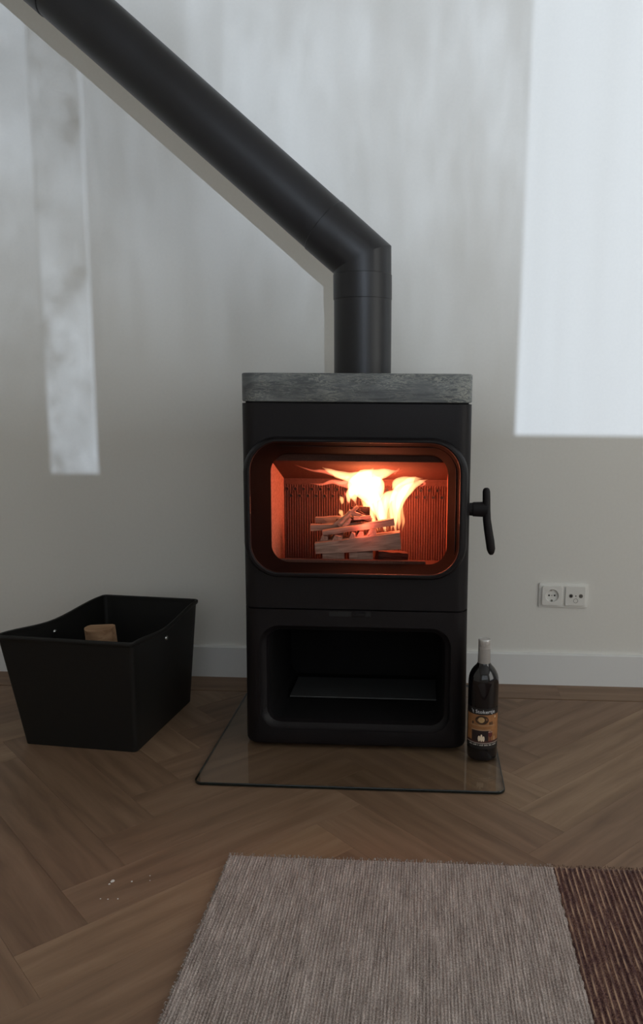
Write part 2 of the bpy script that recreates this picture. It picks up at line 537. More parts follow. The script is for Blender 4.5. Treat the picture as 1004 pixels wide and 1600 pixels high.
def catmull(pts, sub=5):
    P = [Vector(p) for p in pts]
    P = [P[0]*2-P[1]] + P + [P[-1]*2-P[-2]]
    out = []
    for i in range(1, len(P)-2):
        a, b, c, d = P[i-1], P[i], P[i+1], P[i+2]
        for k in range(sub):
            t = k/sub
            out.append(0.5*((2*b)+(c-a)*t+(2*a-5*b+4*c-d)*t*t+(3*b-a-3*c+d)*t**3))
    out.append(P[-2])
    return out

def interp(vals, sub):
    out = []
    for a, b in zip(vals[:-1], vals[1:]):
        for k in range(sub):
            t = k/sub
            out.append(a+(b-a)*(3*t*t-2*t*t*t))
    out.append(vals[-1])
    return out

# ------------------------------------------------------------------ room shell
def struct(name, bm, mat):
    return tag(mk(name, bm, mat), kind='structure')

bm = B(); box(bm, RX0-.1, RX1+.1, 0.0, 0.12, -0.02, RZ1+0.1); struct('wall_far', bm, M['wall'])
bm = B(); box(bm, RX0-.1, RX0, RY0, 0.0, -0.02, RZ1+0.1); struct('wall_left', bm, M['wall'])
bm = B()
box(bm, RX1, RX1+.12, RY0, SY0, -0.02, RZ1+.1); box(bm, RX1, RX1+.12, SY1, 0.0, -0.02, RZ1+.1)
box(bm, RX1, RX1+.12, SY0, SY1, -0.02, SZ0); box(bm, RX1, RX1+.12, SY0, SY1, SZ1, RZ1+.1)
struct('wall_right', bm, M['wall'])
bm = B()
box(bm, RX0-.1, WX0, RY0-.12, RY0, -0.02, RZ1+.1); box(bm, WX1, RX1+.1, RY0-.12, RY0, -0.02, RZ1+.1)
box(bm, WX0, WX1, RY0-.12, RY0, -0.02, WZ0); box(bm, WX0, WX1, RY0-.12, RY0, WZ1, RZ1+.1)
box(bm, -0.02, WX1, RY0-.12, RY0, WZ0, 0.793)
struct('wall_near', bm, M['wall'])
bm = B(); box(bm, RX0, RX1, RY0, 0.0, RZ1, RZ1+0.1); struct('ceiling', bm, M['ceiling'])
bm = B(); box(bm, RX0-.1, RX1+.1, RY0-.12, 0.12, -0.08, -0.0045)
floor = struct('floor', bm, M['subfloor'])

# window behind the photographer: frame, pane and added screens that shape the wall light
bm = B()
fw_ = 0.05
box(bm, WX0, WX0+fw_, RY0-.10, RY0-.03, WZ0, WZ1); box(bm, WX1-fw_, WX1, RY0-.10, RY0-.03, WZ0, WZ1)
box(bm, WX0+fw_, WX1-fw_, RY0-.10, RY0-.03, WZ1-fw_, WZ1)
win = struct('window_1', bm, M['skirting'])
bm = B(); box(bm, WX0+fw_, WX1-fw_, RY0-.07, RY0-.064, WZ0, WZ1-fw_)
mk('pane', bm, M['pane'], win)
bm = B()
box(bm, RX1+.03, RX1+.10, SY0, SY0+fw_, SZ0, SZ1); box(bm, RX1+.03, RX1+.10, SY1-fw_, SY1, SZ0, SZ1)
box(bm, RX1+.03, RX1+.10, SY0+fw_, SY1-fw_, SZ0, SZ0+fw_); box(bm, RX1+.03, RX1+.10, SY0+fw_, SY1-fw_, SZ1-fw_, SZ1)
win2 = struct('added_side_window', bm, M['skirting'])  # unseen window added to make daylight fall off to the left
bm = B(); box(bm, RX1+.06, RX1+.066, SY0+fw_, SY1-fw_, SZ0+fw_, SZ1-fw_)
mk('pane', bm, M['pane'], win2)
def light_screen(x0, x1, lean=0.0, ztop=2.5, zbot=0.62, folds=9, amp=0.022, ph=0.0, mat='light_screen'):
    bm = B()
    n = int((x1-x0)*160)+2
    rows = []
    for z in (zbot, 1.1, 1.6, 2.1, ztop):
        rows.append([(x0+(x1-x0)*i/n + lean*(z-zbot)*(i/n if lean > 0 else 1-i/n),
                      RY0+.07+amp*math.sin(ph+2*PI*folds*(i/n)+1.3*math.sin(7*i/n)), z) for i in range(n+1)])
    loft(bm, rows, closed=False)
    return mk('light_screen', bm, M[mat], win, smooth=True)
SH = -SUN_T*(-RY0)          # shift of the light between window and stove wall
light_screen(WX0-.1, -1.185+SH, folds=8)
light_screen(0.25+SH, WX1+.05, folds=6, amp=.03, mat='light_screen_clear')
light_screen(-1.185+SH, -1.035+SH, folds=1, amp=.006, mat='light_screen_mottled')
light_screen(-1.035+SH, 0.245+SH, lean=0.012, folds=13, ph=0.8, mat='light_screen_thin')

# floor planks in herringbone, one object each
PW, PL = 0.122, 0.61
AX, AY = -0.650, -0.785
s2 = math.sqrt(0.5)
BORDER = -0.1325
def clip(poly, f):
    out = []
    for i in range(len(poly)):
        p, q = poly[i], poly[(i+1) % len(poly)]
        fp, fq = f(p), f(q)
        if fp >= 0: out.append(p)
        if (fp >= 0) != (fq >= 0):
            t = fp/(fp-fq)
            out.append((p[0]+(q[0]-p[0])*t, p[1]+(q[1]-p[1])*t))
    return out
def plank_mesh(poly, gap=0.0001, ch=0.0004):
    """polygon (local xy, CCW) -> plank with chamfered edge"""
    bm = B()
    n = len(poly)
    def inset(d):
        res = []
        for i in range(n):
            p0, p1, p2 = Vector(poly[i-1]), Vector(poly[i]), Vector(poly[(i+1) % n])
            d1, d2 = (p1-p0).normalized(), (p2-p1).normalized()
            n1, n2 = Vector((-d1.y, d1.x)), Vector((-d2.y, d2.x))
            k = 1+n1.dot(n2)
            v = (n1+n2)*(d/max(k, 0.2))
            res.append(p1+v)
        return res
    a, b = inset(gap), inset(gap+ch)
    loft(bm, [[(p.x, p.y, -0.004) for p in a], [(p.x, p.y, -ch*0.7) for p in a], [(p.x, p.y, 0.0) for p in b]], False, True)
    bmesh.ops.recalc_face_normals(bm, faces=bm.faces)
    me = bpy.data.meshes.new('plank')
    bm.to_mesh(me); bm.free()
    me.materials.append(M['oak'])
    return me
full = plank_mesh([(0, 0), (PL, 0), (PL, PW), (0, PW)])
def area(poly): return 0.5*abs(sum(poly[i-1][0]*poly[i][1]-poly[i][0]*poly[i-1][1] for i in range(len(poly))))
def lay(ox, oy, ang):
    c_, s_ = math.cos(ang), math.sin(ang)
    loc = [(0, 0), (PL, 0), (PL, PW), (0, PW)]
    wp = [(ox+c_*x-s_*y, oy+s_*x+c_*y) for x, y in loc]
    q = wp
    for f in (lambda p: p[0]-RX0, lambda p: RX1-p[0], lambda p: p[1]-RY0, lambda p: BORDER-0.003-p[1]):
        q = clip(q, f)
        if len(q) < 3: return
    if area(q) < 0.0012: return
    if len(q) == 4 and abs(area(q)-PW*PL) < 1e-6:
        me = full
    else:
        qq = []
        for p in q:
            if not qq or (abs(p[0]-qq[-1][0])+abs(p[1]-qq[-1][1])) > 1e-5: qq.append(p)
        lp = [((x-ox)*c_+(y-oy)*s_, -(x-ox)*s_+(y-oy)*c_) for x, y in qq]
        me = plank_mesh(lp)
    o = bpy.data.objects.new('plank', me)
    COL.objects.link(o)
    o.parent = floor
    o.location = (ox, oy, 0)
    o.rotation_euler = (0, 0, ang)
T = PL*math.sqrt(2)
for col in range(-3, 5):
    for k in range(-14, 26):
        # P plank: runs along +45 deg, upper-left corner on the zigzag column, lower-left corner = origin
        cx, cy = AX+col*T, AY-k*PW*math.sqrt(2)
        lay(cx+PW*s2, cy-PW*s2, PI/4)
        # Q plank: runs along -45 deg
        s0, t0 = -(k+1)*PW, (k+1)*PW-PL
        ox = AX+col*T+(s0+t0)*s2
        oy = AY+(s0-t0)*s2
        lay(ox, oy, -PI/4)
# border planks along the stove wall
edges = [RX0, -0.78, 0.4165, 1.62, RX1]
for a, b in zip(edges[:-1], edges[1:]):
    o = bpy.data.objects.new('plank', plank_mesh([(0, 0), (b-a, 0), (b-a, -BORDER-0.003), (0, -BORDER-0.003)]))
    COL.objects.link(o); o.parent = floor; o.location = (a, BORDER+0.003, 0)

# baseboard
bm = B()
pr = [(0.0, 0.0), (-0.014, 0.0), (-0.014, 0.0975), (-0.0118, 0.0997), (0.0, 0.0997)]
loft(bm, [[(x, y, z) for y, z in pr] for x in (RX0, RX1)], True, True)
struct('baseboard_far', bm, M['skirting'])

# ------------------------------------------------------------------ hearth glass
GX0, GX1, GY0, GY1, GZ = -0.5259, 0.1926, -0.7235, -0.05, 0.008
bm = B()
slab(bm, GX0, GX1, GY0, GY1, 0.0004, GZ, 0.022, 0.0015)
for f in bm.faces:
    f.material_index = 0 if abs(f.normal.z) > 0.9 or len(f.verts) > 6 else 1
bm.normal_update()
for f in bm.faces:
    f.material_index = 0 if abs(f.normal.z) > 0.95 else 1
tag(mk('hearth_plate', bm, [M['hearth_glass'], M['glass_edge']]),
    'clear glass floor plate with rounded corners under the black stove', 'hearth plate')

# ------------------------------------------------------------------ stove
SX, SF, SB = -0.1695, -0.5165, -0.10
stove = thing('wood_stove', (SX, -0.31, GZ), 'black cast iron wood stove with burning fire and soapstone top on glass plate', 'stove')

def footprint(hw, y0, y1, r, n=8):
    return rrect(SX, (y0+y1)/2, hw, (y1-y0)/2, r, n)

def shell(bm, z0, z1, hw, r, hole, hw_top=None, n=8, botcap=True, topcap=True, rb=0.0):
    """box with rounded vertical corners whose front carries a rounded hole (cx,cz,hw,hh,r)"""
    hw_top = hw_top or hw
    def ring(z, h, inset=0.0):
        return [(x, y, z) for x, y in footprint(h-inset, SF+inset, SB-inset, max(r-inset, .004), n)]
    zs = [(z0, hw, rb), (z0+rb*0.35, hw, rb*0.35), (z0+rb, hw, 0.0), (z1, hw_top, 0.0)] if rb else [(z0, hw, 0.0), (z1, hw_top, 0.0)]
    rows = [[bm.verts.new(p) for p in ring(z, h, i)] for z, h, i in zs]
    N = len(rows[0])
    # the front flat side is between the end of corner 3 (index 3n+2) and start of corner 4
    fi = 2*(n+1)+n            # last vertex of the third corner (front-left), next one is front-right
    for ra, rb_ in zip(rows[:-1], rows[1:]):
        last = ra is rows[-2]
        for i in range(N):
            j = (i+1) % N
            if i == fi and last:
                continue
            bm.faces.new((ra[i], ra[j], rb_[j], rb_[i]))
    if botcap: bm.faces.new(rows[0][::-1])
    if topcap: bm.faces.new(rows[-1])
    # front panel with hole
    a, b_ = rows[-2][fi], rows[-2][fi+1]
    d, c = rows[-1][fi], rows[-1][fi+1]
    hcx, hcz, hhw, hhh, hr = hole
    hp = [(x, SF, z) for x, z in rrect(hcx, hcz, hhw, hhh, hr, n)]
    hv = [bm.verts.new(p) for p in hp]
    m = n+1
    # corners order: (+,+), (-,+), (-,-), (+,-)
    corner = [c, d, a, b_]
    for q in range(4):
        seg = hv[q*m:(q+1)*m]
        for s, t in zip(seg[:-1], seg[1:]):
            bm.faces.new((corner[q], t, s))
        bm.faces.new((corner[q], corner[(q+1) % 4], hv[((q+1)*m) % (4*m)], seg[-1]))
    return hv

# base with the log compartment
bm = B()
hv = shell(bm, GZ+0.001, 0.3655, 0.2815, 0.036, (SX, 0.1875, 0.2395, 0.1365, 0.05), 0.279, rb=0.012)
def hole_rows(bm, hv, cx, cz, hw, hh, r, steps, n=8, cap=True):
    prev = hv
    for (ins, y) in steps:
        row = [bm.verts.new((x, y, z)) for x, z in rrect(cx, cz, hw-ins, hh-ins, max(r-ins, .006), n)]
        for i in range(len(row)):
            j = (i+1) % len(row)
            bm.faces.new((prev[i], prev[j], row[j], row[i]))
        prev = row
    if cap: bm.faces.new(prev)
hole_rows(bm, hv, SX, 0.1875, 0.2395, 0.1365, 0.05, [(0.0015, SF+0.004), (0.007, SF+0.010), (0.014, SF+0.016), (0.018, SF+0.03)], cap=False)
base = mk('base', bm, M['iron'], stove, autosmooth=math.radians(32))
bm = B()
n_ = [(x, z) for x, z in rrect(SX, 0.1875, 0.2395-.018, 0.1365-.018, 0.032, 8)]
loft(bm, [[(x, SF+0.0299, z) for x, z in n_], [(x, -0.15, z) for x, z in n_]], False, True)
mk('log_compartment', bm, M['iron_dark'], base, autosmooth=.6)
bm = B()
box(bm, -0.3620, 0.0385, -0.355, -0.205, 0.074, 0.078, bev=0.001)
mk('grey_shelf_plate', bm, M['grey_plate'], base)

# upper body
UBZ0, UBZ1 = 0.3695, 0.8735
bm = B()
hv = shell(bm, UBZ0, UBZ1, 0.279, 0.036, (SX, 0.6150, 0.2428, 0.156, 0.06))
hole_rows(bm, hv, SX, 0.6150, 0.2428, 0.156, 0.06, [(0.0, SF+0.010)], cap=False)
body = mk('body', bm, M['iron'], stove, autosmooth=math.radians(32))
bm = B(); box(bm, SX-0.268, SX+0.268, SF+0.012, SB-0.01, 0.3645, 0.3705); mk('seam_gasket', bm, M['iron_dark'], stove)
# air slot with lever below the door
bm = B(); box(bm, SX-0.064, SX-0.008, SF-0.0006, SF+0.004, 0.3505, 0.3625, bev=0.0004); slot = mk('air_slot', bm, M['hole'], stove)
bm = B(); box(bm, SX-0.006, SX+0.026, SF-0.006, SF+0.002, 0.352, 0.3605, bev=0.0015); mk('air_lever', bm, M['iron'], stove)
bm = B(); box(bm, SX+0.027, SX+0.04, SF-0.0006, SF+0.004, 0.3515, 0.3625, bev=0.0004); mk('air_slot', bm, M['hole'], stove)

# soapstone
bm = B()
slab(bm, SX-0.2795, SX+0.2795, SF-0.002, SB+0.004, 0.8775, 0.9457, 0.042, 0.0035)
mk('soapstone_top', bm, M['soapstone'], stove, autosmooth=math.radians(40))
bm = B(); slab(bm, SX-0.272, SX+0.272, SF+0.006, SB-0.004, 0.8725, 0.8785, 0.036, 0.001); mk('top_gasket', bm, M['iron_dark'], stove)

# door: rounded frame ring, glass, deep bevelled reveal
bm = B()
def dl(cz, hw, hh, r, y, n=10): return [(x, y, z) for x, z in rrect(SX, cz, hw, hh, r, n)]
loops = [dl(0.6215, .2715, .1725, .088, -0.500), dl(0.6215, .2725, .1735, .088, -0.512), dl(0.6215, .2710, .1725, .086, -0.523),
         dl(0.6218, .2670, .1700, .083, -0.5335), dl(0.6222, .2620, .1665, .079, -0.5385), dl(0.6228, .2565, .1625, .075, -0.5395),
         dl(0.6230, .2525, .1595, .072, -0.5375), dl(0.6230, .2515, .1588, .071, -0.534),
         ]
loft(bm, loops)
door = mk('door', bm, M['iron'], stove, autosmooth=math.radians(35))
def dl2(cz, hw, hh, r, y): return [(x+.004, y_, z) for x, y_, z in dl(cz, hw, hh, r, y)]
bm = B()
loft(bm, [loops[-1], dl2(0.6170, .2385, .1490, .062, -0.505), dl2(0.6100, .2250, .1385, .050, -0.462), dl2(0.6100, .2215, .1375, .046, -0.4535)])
mk('reveal', bm, M['reveal_shade'], door, smooth=True)
bm = B()
gl_ = [dl(0.6230, .2516, .1589, .071, -0.5368), dl(0.6230, .2516, .1589, .071, -0.5335)]
loft(bm, gl_, True, True)
mk('door_glass', bm, M['stove_glass'], door)

# handle: stub and bent grip
bm = B()
hp0 = at(728, 795.5, -0.47); hp1 = at(761, 796, -0.47)
sweep(bm, [hp0, hp0.lerp(hp1, .3), hp0.lerp(hp1, .32), hp1], [.0150, .0165, .0180, .0195], 16, ry=[.010, .010, .012, .013], up=Vector((0, 1, 0)))
handle = mk('handle', bm, M['iron'], stove, autosmooth=math.radians(40))
bm = B()
gp = [at(x, y, -0.472) for x, y in ((759, 762.2), (759.2, 764), (759.5, 768), (759.6, 780), (759.6, 796), (760.2, 812), (762.3, 828), (765, 845), (766.6, 858), (767, 864), (767.1, 866.8))]
sweep(bm, gp, [.004, .0075, .0094, .0096, .0098, .0100, .0106, .0110, .0106, .0075, .004], 16, ry=[.003, .006, .008, .0085, .009, .009, .009, .009, .0085, .006, .003])
mk('grip', bm, M['iron'], handle, smooth=True)

# firebox lining
FBL, FBR, FBY, FBF, FBZ = -0.386, 0.0590, -0.27, -0.452, 0.445
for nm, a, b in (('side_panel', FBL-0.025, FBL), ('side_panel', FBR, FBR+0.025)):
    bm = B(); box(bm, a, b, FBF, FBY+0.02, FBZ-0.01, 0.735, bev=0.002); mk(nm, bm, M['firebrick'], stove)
# ribbed back plate: smooth top strip, fine vertical ribs below
bm = B()
n = 66
xs = [FBL+(FBR-FBL)*i/(4*n) for i in range(4*n+1)]
def yy(i): return FBY + (0.0, -0.0022, -0.0022, 0.0)[i % 4]
z_rib = 0.652
loft(bm, [[(x, yy(i), FBZ-.01) for i, x in enumerate(xs)], [(x, yy(i), z_rib-.004) for i, x in enumerate(xs)],
          [(x, FBY-.0022, z_rib) for x in xs], [(x, FBY-.0022, 0.735) for x in xs]], closed=False)
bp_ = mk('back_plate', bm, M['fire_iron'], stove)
bm = B()
for r_, z in ((0, 0.6385), (1, 0.6195)):
    for i in range(19):
        x = FBL+0.008+0.0229*(i+0.5*r_)
        if x > FBR-0.004: continue
        lp = [[(x+r*math.cos(2*PI*k/10), FBY+y, z+r*math.sin(2*PI*k/10)) for k in range(10)] for r, y in ((.0062, -.0015), (.0058, -.0045), (.0042, -.0046), (.0040, -.0024))]
        loft(bm, lp, False, False)
tag(mk('air_hole_rims', bm, M['fire_iron'], bp_, smooth=True), kind='stuff')
bm = B()
for r_, z in ((0, 0.6385), (1, 0.6195)):
    for i in range(19):
        x = FBL+0.008+0.0229*(i+0.5*r_)
        if x > FBR-0.004: continue
        loft(bm, [[(x+r*math.cos(2*PI*k/10), FBY-.0026, z+r*math.sin(2*PI*k/10)) for k in range(10)] for r in (.0043, .002)], False, True)
tag(mk('air_holes', bm, M['hole'], bp_), kind='stuff')
# sloping baffle, floor, guard bar
bm = B()
loft(bm, [[(x, -0.45, 0.7305), (x, FBY-.003, 0.6675), (x, FBY-.003, 0.70), (x, -0.45, 0.763)] for x in (FBL, FBR)], True, True)
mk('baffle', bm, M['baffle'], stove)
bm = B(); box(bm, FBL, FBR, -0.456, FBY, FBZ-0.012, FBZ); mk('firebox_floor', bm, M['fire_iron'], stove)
bm = B(); box(bm, FBL-.001, FBR-0.055, -0.449, -0.437, FBZ, 0.4795, bev=0.002); mk('log_guard', bm, M['fire_iron'], stove)

# ------------------------------------------------------------------ firewood in the stove
def zp(x, y): return 430+x/3.72, 700+y/3.72
def stick(pa, ya, pb, yb, h0, h1, d, label, mat='split_wood', group=None, name='firewood_stick', wedge=0.0, rot=0.0):
    """split stick between two photo points (zoom coordinates) at two depths; h0,h1 heights (m), d depth (m)"""
    a, b = at(*zp(*pa), ya), at(*zp(*pb), yb)
    t = (b-a); Ln = t.length; t.normalize()
    up = Vector((0, 0, 1)); side = up.cross(t)
    if side.length < .05: side = Vector((1, 0, 0))
    side.normalize(); up = t.cross(side)
    if rot:
        R = Matrix.Rotation(rot, 3, t); side = R @ side; up = R @ up
    bm = B()
    rr = random.Random(hash(label) % 1000 if False else int(pa[0]*7+pa[1]*3))
    rows = []
    N = 6
    for k in range(N+1):
        f = k/N
        h = h0+(h1-h0)*f
        j = lambda: rr.uniform(-.0012, .0012)
        sec = [(-d/2, -h/2), (d/2, -h/2+wedge*h*.3), (d/2*(1-wedge*.5), h/2-wedge*h*.5), (d*.1, h/2), (-d/2*(1-wedge*.3), h/2-wedge*h*.15)]
        rows.append([(k/N*Ln, s+j(), u+j()) for s, u in sec])
    loft(bm, rows, True, True)
    bmesh.ops.recalc_face_normals(bm, faces=bm.faces)
    me = bpy.data.meshes.new(name); bm.to_mesh(me); bm.free(); me.materials.append(M[mat])
    o = bpy.data.objects.new(name, me); COL.objects.link(o)
    o.matrix_world = Matrix(((t.x, side.x, up.x, a.x), (t.y, side.y, up.y, a.y), (t.z, side.z, up.z, a.z), (0, 0, 0, 1)))
    return tag(o, label, 'firewood', group)
G = 'burning firewood in the stove'
stick((235, 578), -.418, (727, 534), -.412, .027, .044, .034, 'thickest split stick lying across the front of the burning stack', group=G)
stick((275, 622), -.405, (400, 620), -.40, .019, .020, .03, 'short stub at lower left under the thickest burning stick', group=G)
stick((430, 628), -.405, (566, 624), -.40, .022, .024, .03, 'short stub under the middle of the thickest burning stick', group=G)
stick((590, 622), -.385, (760, 632), -.36, .026, .022, .03, 'charred dark stick at lower right of the burning stack', 'charred', group=G)
stick((205, 461), -.385, (560, 452), -.375, .015, .017, .02, 'long stick whose end sticks out furthest left of the burning stack', group=G)
stick((275, 492), -.412, (690, 428), -.405, .011, .017, .016, 'slanting thin stick rising to the right across the burning stack', group=G)
stick((234, 416), -.345, (470, 412), -.345, .015, .016, .02, 'pale upper stick at the back left of the burning stack', group=G)
stick((340, 452), -.395, (478, 340), -.385, .011, .008, .012, 'kindling splinter leaning up to the right on the burning stack', group=G)
stick((425, 372), -.388, (560, 418), -.392, .013, .010, .013, 'kindling splinter sloping down to the right on the burning stack', group=G)
stick((355, 430), -.380, (545, 408), -.380, .012, .012, .014, 'red kindling piece lying level amid the burning stack', 'charred', group=G)
stick((475, 365), -.372, (550, 366), -.372, .026, .022, .022, 'blunt charred chunk on top of the burning stack', 'charred', group=G)
stick((365, 452), -.402, (440, 378), -.39, .009, .007, .010, 'thin splinter leaning steeply at the left of the kindling heap', group=G)
stick((395, 462), -.404, (436, 408), -.398, .012, .008, .012, 'pale short splinter standing at the front of the kindling heap', group=G)
stick((440, 350), -.378, (545, 404), -.385, .010, .007, .011, 'upper sloping splinter lying behind the front splinters of the heap', 'charred', group=G)
stick((455, 408), -.398, (555, 402), -.398, .009, .008, .010, 'level splinter along the right foot of the kindling heap', group=G)
for pa, ya, pb, yb, h, d, lab in (
        ((352, 540), -.428, (372, 490), -.33, .026, .040, 'wedge-shaped piece with its end facing forward at left under the slanting stick'),
        ((280, 535), -.415, (300, 490), -.33, .026, .026, 'leftmost wedge-shaped piece of the burning stack with its end facing forward'),
        ((446, 520), -.430, (452, 478), -.33, .026, .018, 'narrow pointed piece in the middle of the burning stack, end facing forward'),
        ((492, 505), -.415, (496, 470), -.33, .020, .020, 'small glowing piece between the two pointed ends of the burning stack'),
        ((560, 498), -.428, (556, 460), -.33, .024, .026, 'pointed piece at right under the slanting stick, end facing forward')):
    stick(pa, ya, pb, yb, h, h*.9, d, lab, group=G, wedge=0.9, name='firewood_wedge')

# ------------------------------------------------------------------ flames
flame = thing('flame', tuple(at(*zp(640, 480), -.36)), 'bright orange and white flames blazing above the burning wood in the stove', 'fire')
def tongue(pts, rad, mat='flame_hot', Y=-.355, dy=0.75, sub=5, sway=0.0):
    def dep(y):
        t = min(1.0, max(0.0, (340-y)/170.0))
        return Y*(1-t) + (-.412+(Y+.35)*.5)*t
    P = catmull([at(*zp(x, y), dep(y)) for i, (x, y) in enumerate(pts)], sub)
    R_ = [r/3.72*.00167 for r in interp(rad, sub)]
    bm = B()
    sweep(bm, P, R_, 12, ry=[r*dy for r in R_], up=Vector((0, 1, 0)))
    return mk('flame_tongue', bm, M[mat], flame, smooth=True)
H, Yl, Wp = 'flame_hot', 'flame_yellow', 'flame_wisp'
tongue([(640, 485), (612, 390), (566, 300), (505, 225), (520, 170), (570, 118)], [6, 30, 46, 62, 52, 4], H, -.350)
tongue([(468, 325), (452, 262), (470, 205), (540, 172), (620, 150), (716, 130)], [3, 30, 46, 44, 30, 2], H, -.345)
tongue([(560, 165), (480, 175), (410, 165), (330, 140), (272, 112)], [10, 38, 26, 16, 2], H, -.348)
tongue([(438, 225), (500, 232), (570, 205), (628, 160)], [8, 38, 38, 6], H, -.34)
tongue([(560, 320), (588, 270), (592, 210), (566, 150)], [8, 38, 42, 6], H, -.338)
tongue([(640, 470), (625, 390), (632, 320), (655, 285), (700, 250)], [6, 26, 36, 34, 14], H, -.342)
tongue([(700, 485), (688, 400), (696, 320), (722, 255), (775, 200), (818, 166)], [6, 24, 36, 40, 26, 2], H, -.352)
tongue([(716, 470), (712, 380), (726, 310), (765, 245), (826, 205), (886, 182)], [4, 16, 26, 32, 17, 1.5], H, -.358)
tongue([(690, 240), (705, 205), (740, 190), (800, 182), (858, 176)], [14, 26, 24, 16, 1.5], H, -.346)
tongue([(520, 215), (470, 235), (435, 262), (425, 300), (432, 322)], [10, 30, 24, 12, 2], H, -.35)
tongue([(596, 480), (572, 420), (560, 370), (530, 330), (500, 300)], [4, 14, 20, 24, 8], Yl, -.372)
tongue([(420, 175), (350, 150), (270, 135), (210, 130), (112, 98)], [14, 18, 10, 5, 1.2], Wp, -.352)
tongue([(440, 215), (390, 208), (330, 196), (270, 212), (206, 206)], [24, 18, 12, 7, 1.5], Wp, -.345)
tongue([(425, 160), (418, 188), (375, 204), (325, 188)], [12, 15, 9, 2], Wp, -.356)
tongue([(330, 140), (350, 165), (390, 172), (430, 170)], [2, 8, 10, 6], Yl, -.36)
tongue([(835, 190), (868, 206), (848, 221), (836, 215)], [8, 7, 4, 1], Wp, -.352)
tongue([(690, 150), (720, 120), (705, 138), (735, 128)], [6, 5, 3, 1], Wp, -.35)
for i, (x0, y0, x1, y1, r) in enumerate(((580, 470, 524, 300, 11), (606, 482, 580, 250, 12), (628, 480, 606, 330, 10), (652, 478, 640, 270, 11), (672, 484, 668, 300, 12), (694, 480, 690, 240, 10), (716, 484, 718, 250, 11), (736, 478, 742, 300, 9), (560, 420, 545, 210, 10))):
    tongue([(x0, y0), (x0*.7+x1*.3+6, y0*.7+y1*.3), (x0*.35+x1*.65-6, y0*.35+y1*.65), (x1, y1)], [2, r, r*1.1, 2], Yl, -.378+.006*(i % 3))
tongue([(375, 280), (385, 295), (388, 315), (384, 328)], [3, 13, 10, 2], 'flame_yellow', Y=-.38)
tongue([(372, 358), (380, 372), (388, 392), (392, 405)], [4, 14, 9, 2], 'flame_yellow', Y=-.39)
tongue([(420, 330), (425, 300), (410, 270), (400, 255)], [2, 10, 8, 2], 'flame_wisp', Y=-.36)
for i, (p, e, col, rad) in enumerate((((590, 250), 1.3, (1.0, 0.15, 0.075), .03), ((690, 330), 1.2, (1.0, 0.16, 0.08), .025), ((520, 470), 0.15, (1.0, 0.20, 0.12), .012))):  # last lamp is an added fill before the logs, to brighten their fronts
    ld = bpy.data.lights.new('fire_glow_and_fill', 'POINT')
    ld.energy = e; ld.color = col; ld.shadow_soft_size = rad
    lo = bpy.data.objects.new('fire_glow_and_fill', ld)
    COL.objects.link(lo)
    lo.parent = flame
    lo.location = at(*zp(*p), (-.375, -.37, -.436)[i]) - Vector(flame.location)

# ------------------------------------------------------------------ stove pipe
PXc, PYc, PR = -0.1720, -0.26, 0.0762
EV = Vector((-0.1735, PYc, 1.2454))
ANG = math.radians(40.5)
DIR = Vector((-math.cos(ANG), 0, math.sin(ANG)))
pipe = thing('stove_pipe', (PXc, PYc, 0.9457), 'black flue pipe rising from the stove and slanting up to the left', 'pipe')
def ringat(c, t, r, n=48):
    u = Vector((0, 1, 0)); v = t.cross(u)
    return [c + v*math.cos(2*PI*k/n)*r + u*math.sin(2*PI*k/n)*r for k in range(n)]
def tube(a, b, r, name, bevel=0.0015):
    t = (b-a).normalized()
    bm = B()
    loft(bm, [ringat(a, t, r-bevel), ringat(a+t*bevel, t, r), ringat(b-t*bevel, t, r), ringat(b, t, r-bevel)], True, True)
    return mk(name, bm, M['steel_pipe'], pipe, autosmooth=math.radians(30))
ZU = Vector((0, 0, 1))
tube(Vector((PXc, PYc, 0.9457)), Vector((PXc, PYc, 1.150)), PR, 'lower_pipe')
tube(Vector((PXc-.0005, PYc, 1.142)), Vector((PXc-.001, PYc, 1.2075)), PR+.0012, 'sleeve')
# mitred elbow
bm = B()
def mitre(r, n=48):
    m_n = (ZU+DIR).normalized()
    out = []
    for p in ringat(EV, ZU, r, n):
        t = (EV-p).dot(m_n)/ZU.dot(m_n)
        out.append(p+ZU*t)
    return out
ER = PR-.0002
e_end = EV+DIR*0.135
loft(bm, [ringat(Vector((EV.x+.001, PYc, 1.16)), ZU, ER), mitre(ER), ringat(e_end-DIR*.0015, DIR, ER+.0005), ringat(e_end, DIR, ER-.001)], True, True)
mk('elbow', bm, M['steel_pipe'], pipe, autosmooth=math.radians(20))
s_mid = EV+DIR*((EV.x+0.955)/math.cos(ANG))
tube(e_end-DIR*.03, s_mid+DIR*.04, PR-.0012, 'slanted_pipe')
tube(s_mid, s_mid+DIR*.9, PR+.0012, 'upper_slanted_pipe')

# ------------------------------------------------------------------ double wall socket
sx0, sx1, sz0, sz1 = 0.3545, 0.5055, 0.2470, 0.3245
sock = thing('wall_socket', ((sx0+sx1)/2, 0, sz0), 'white double outlet plate with power socket and antenna sockets on the wall', 'socket')
def xz_slab(bm, x0, x1, z0, z1, yb, yf, r, bev=.0015):
    cx, cz, hw, hh = (x0+x1)/2, (z0+z1)/2, (x1-x0)/2, (z1-z0)/2
    loft(bm, [[(x, yb, z) for x, z in rrect(cx, cz, hw, hh, r, 5)], [(x, yf+bev, z) for x, z in rrect(cx, cz, hw, hh, r, 5)],
              [(x, yf+bev*.3, z) for x, z in rrect(cx, cz, hw-bev*.3, hh-bev*.3, r-bev*.3, 5)], [(x, yf, z) for x, z in rrect(cx, cz, hw-bev, hh-bev, r-bev, 5)]], True, True)
bm = B(); xz_slab(bm, sx0, sx1, sz0, sz1, -0.0005, -0.0052, .004, .002); mk('frame', bm, M['socket'], sock, autosmooth=.6)
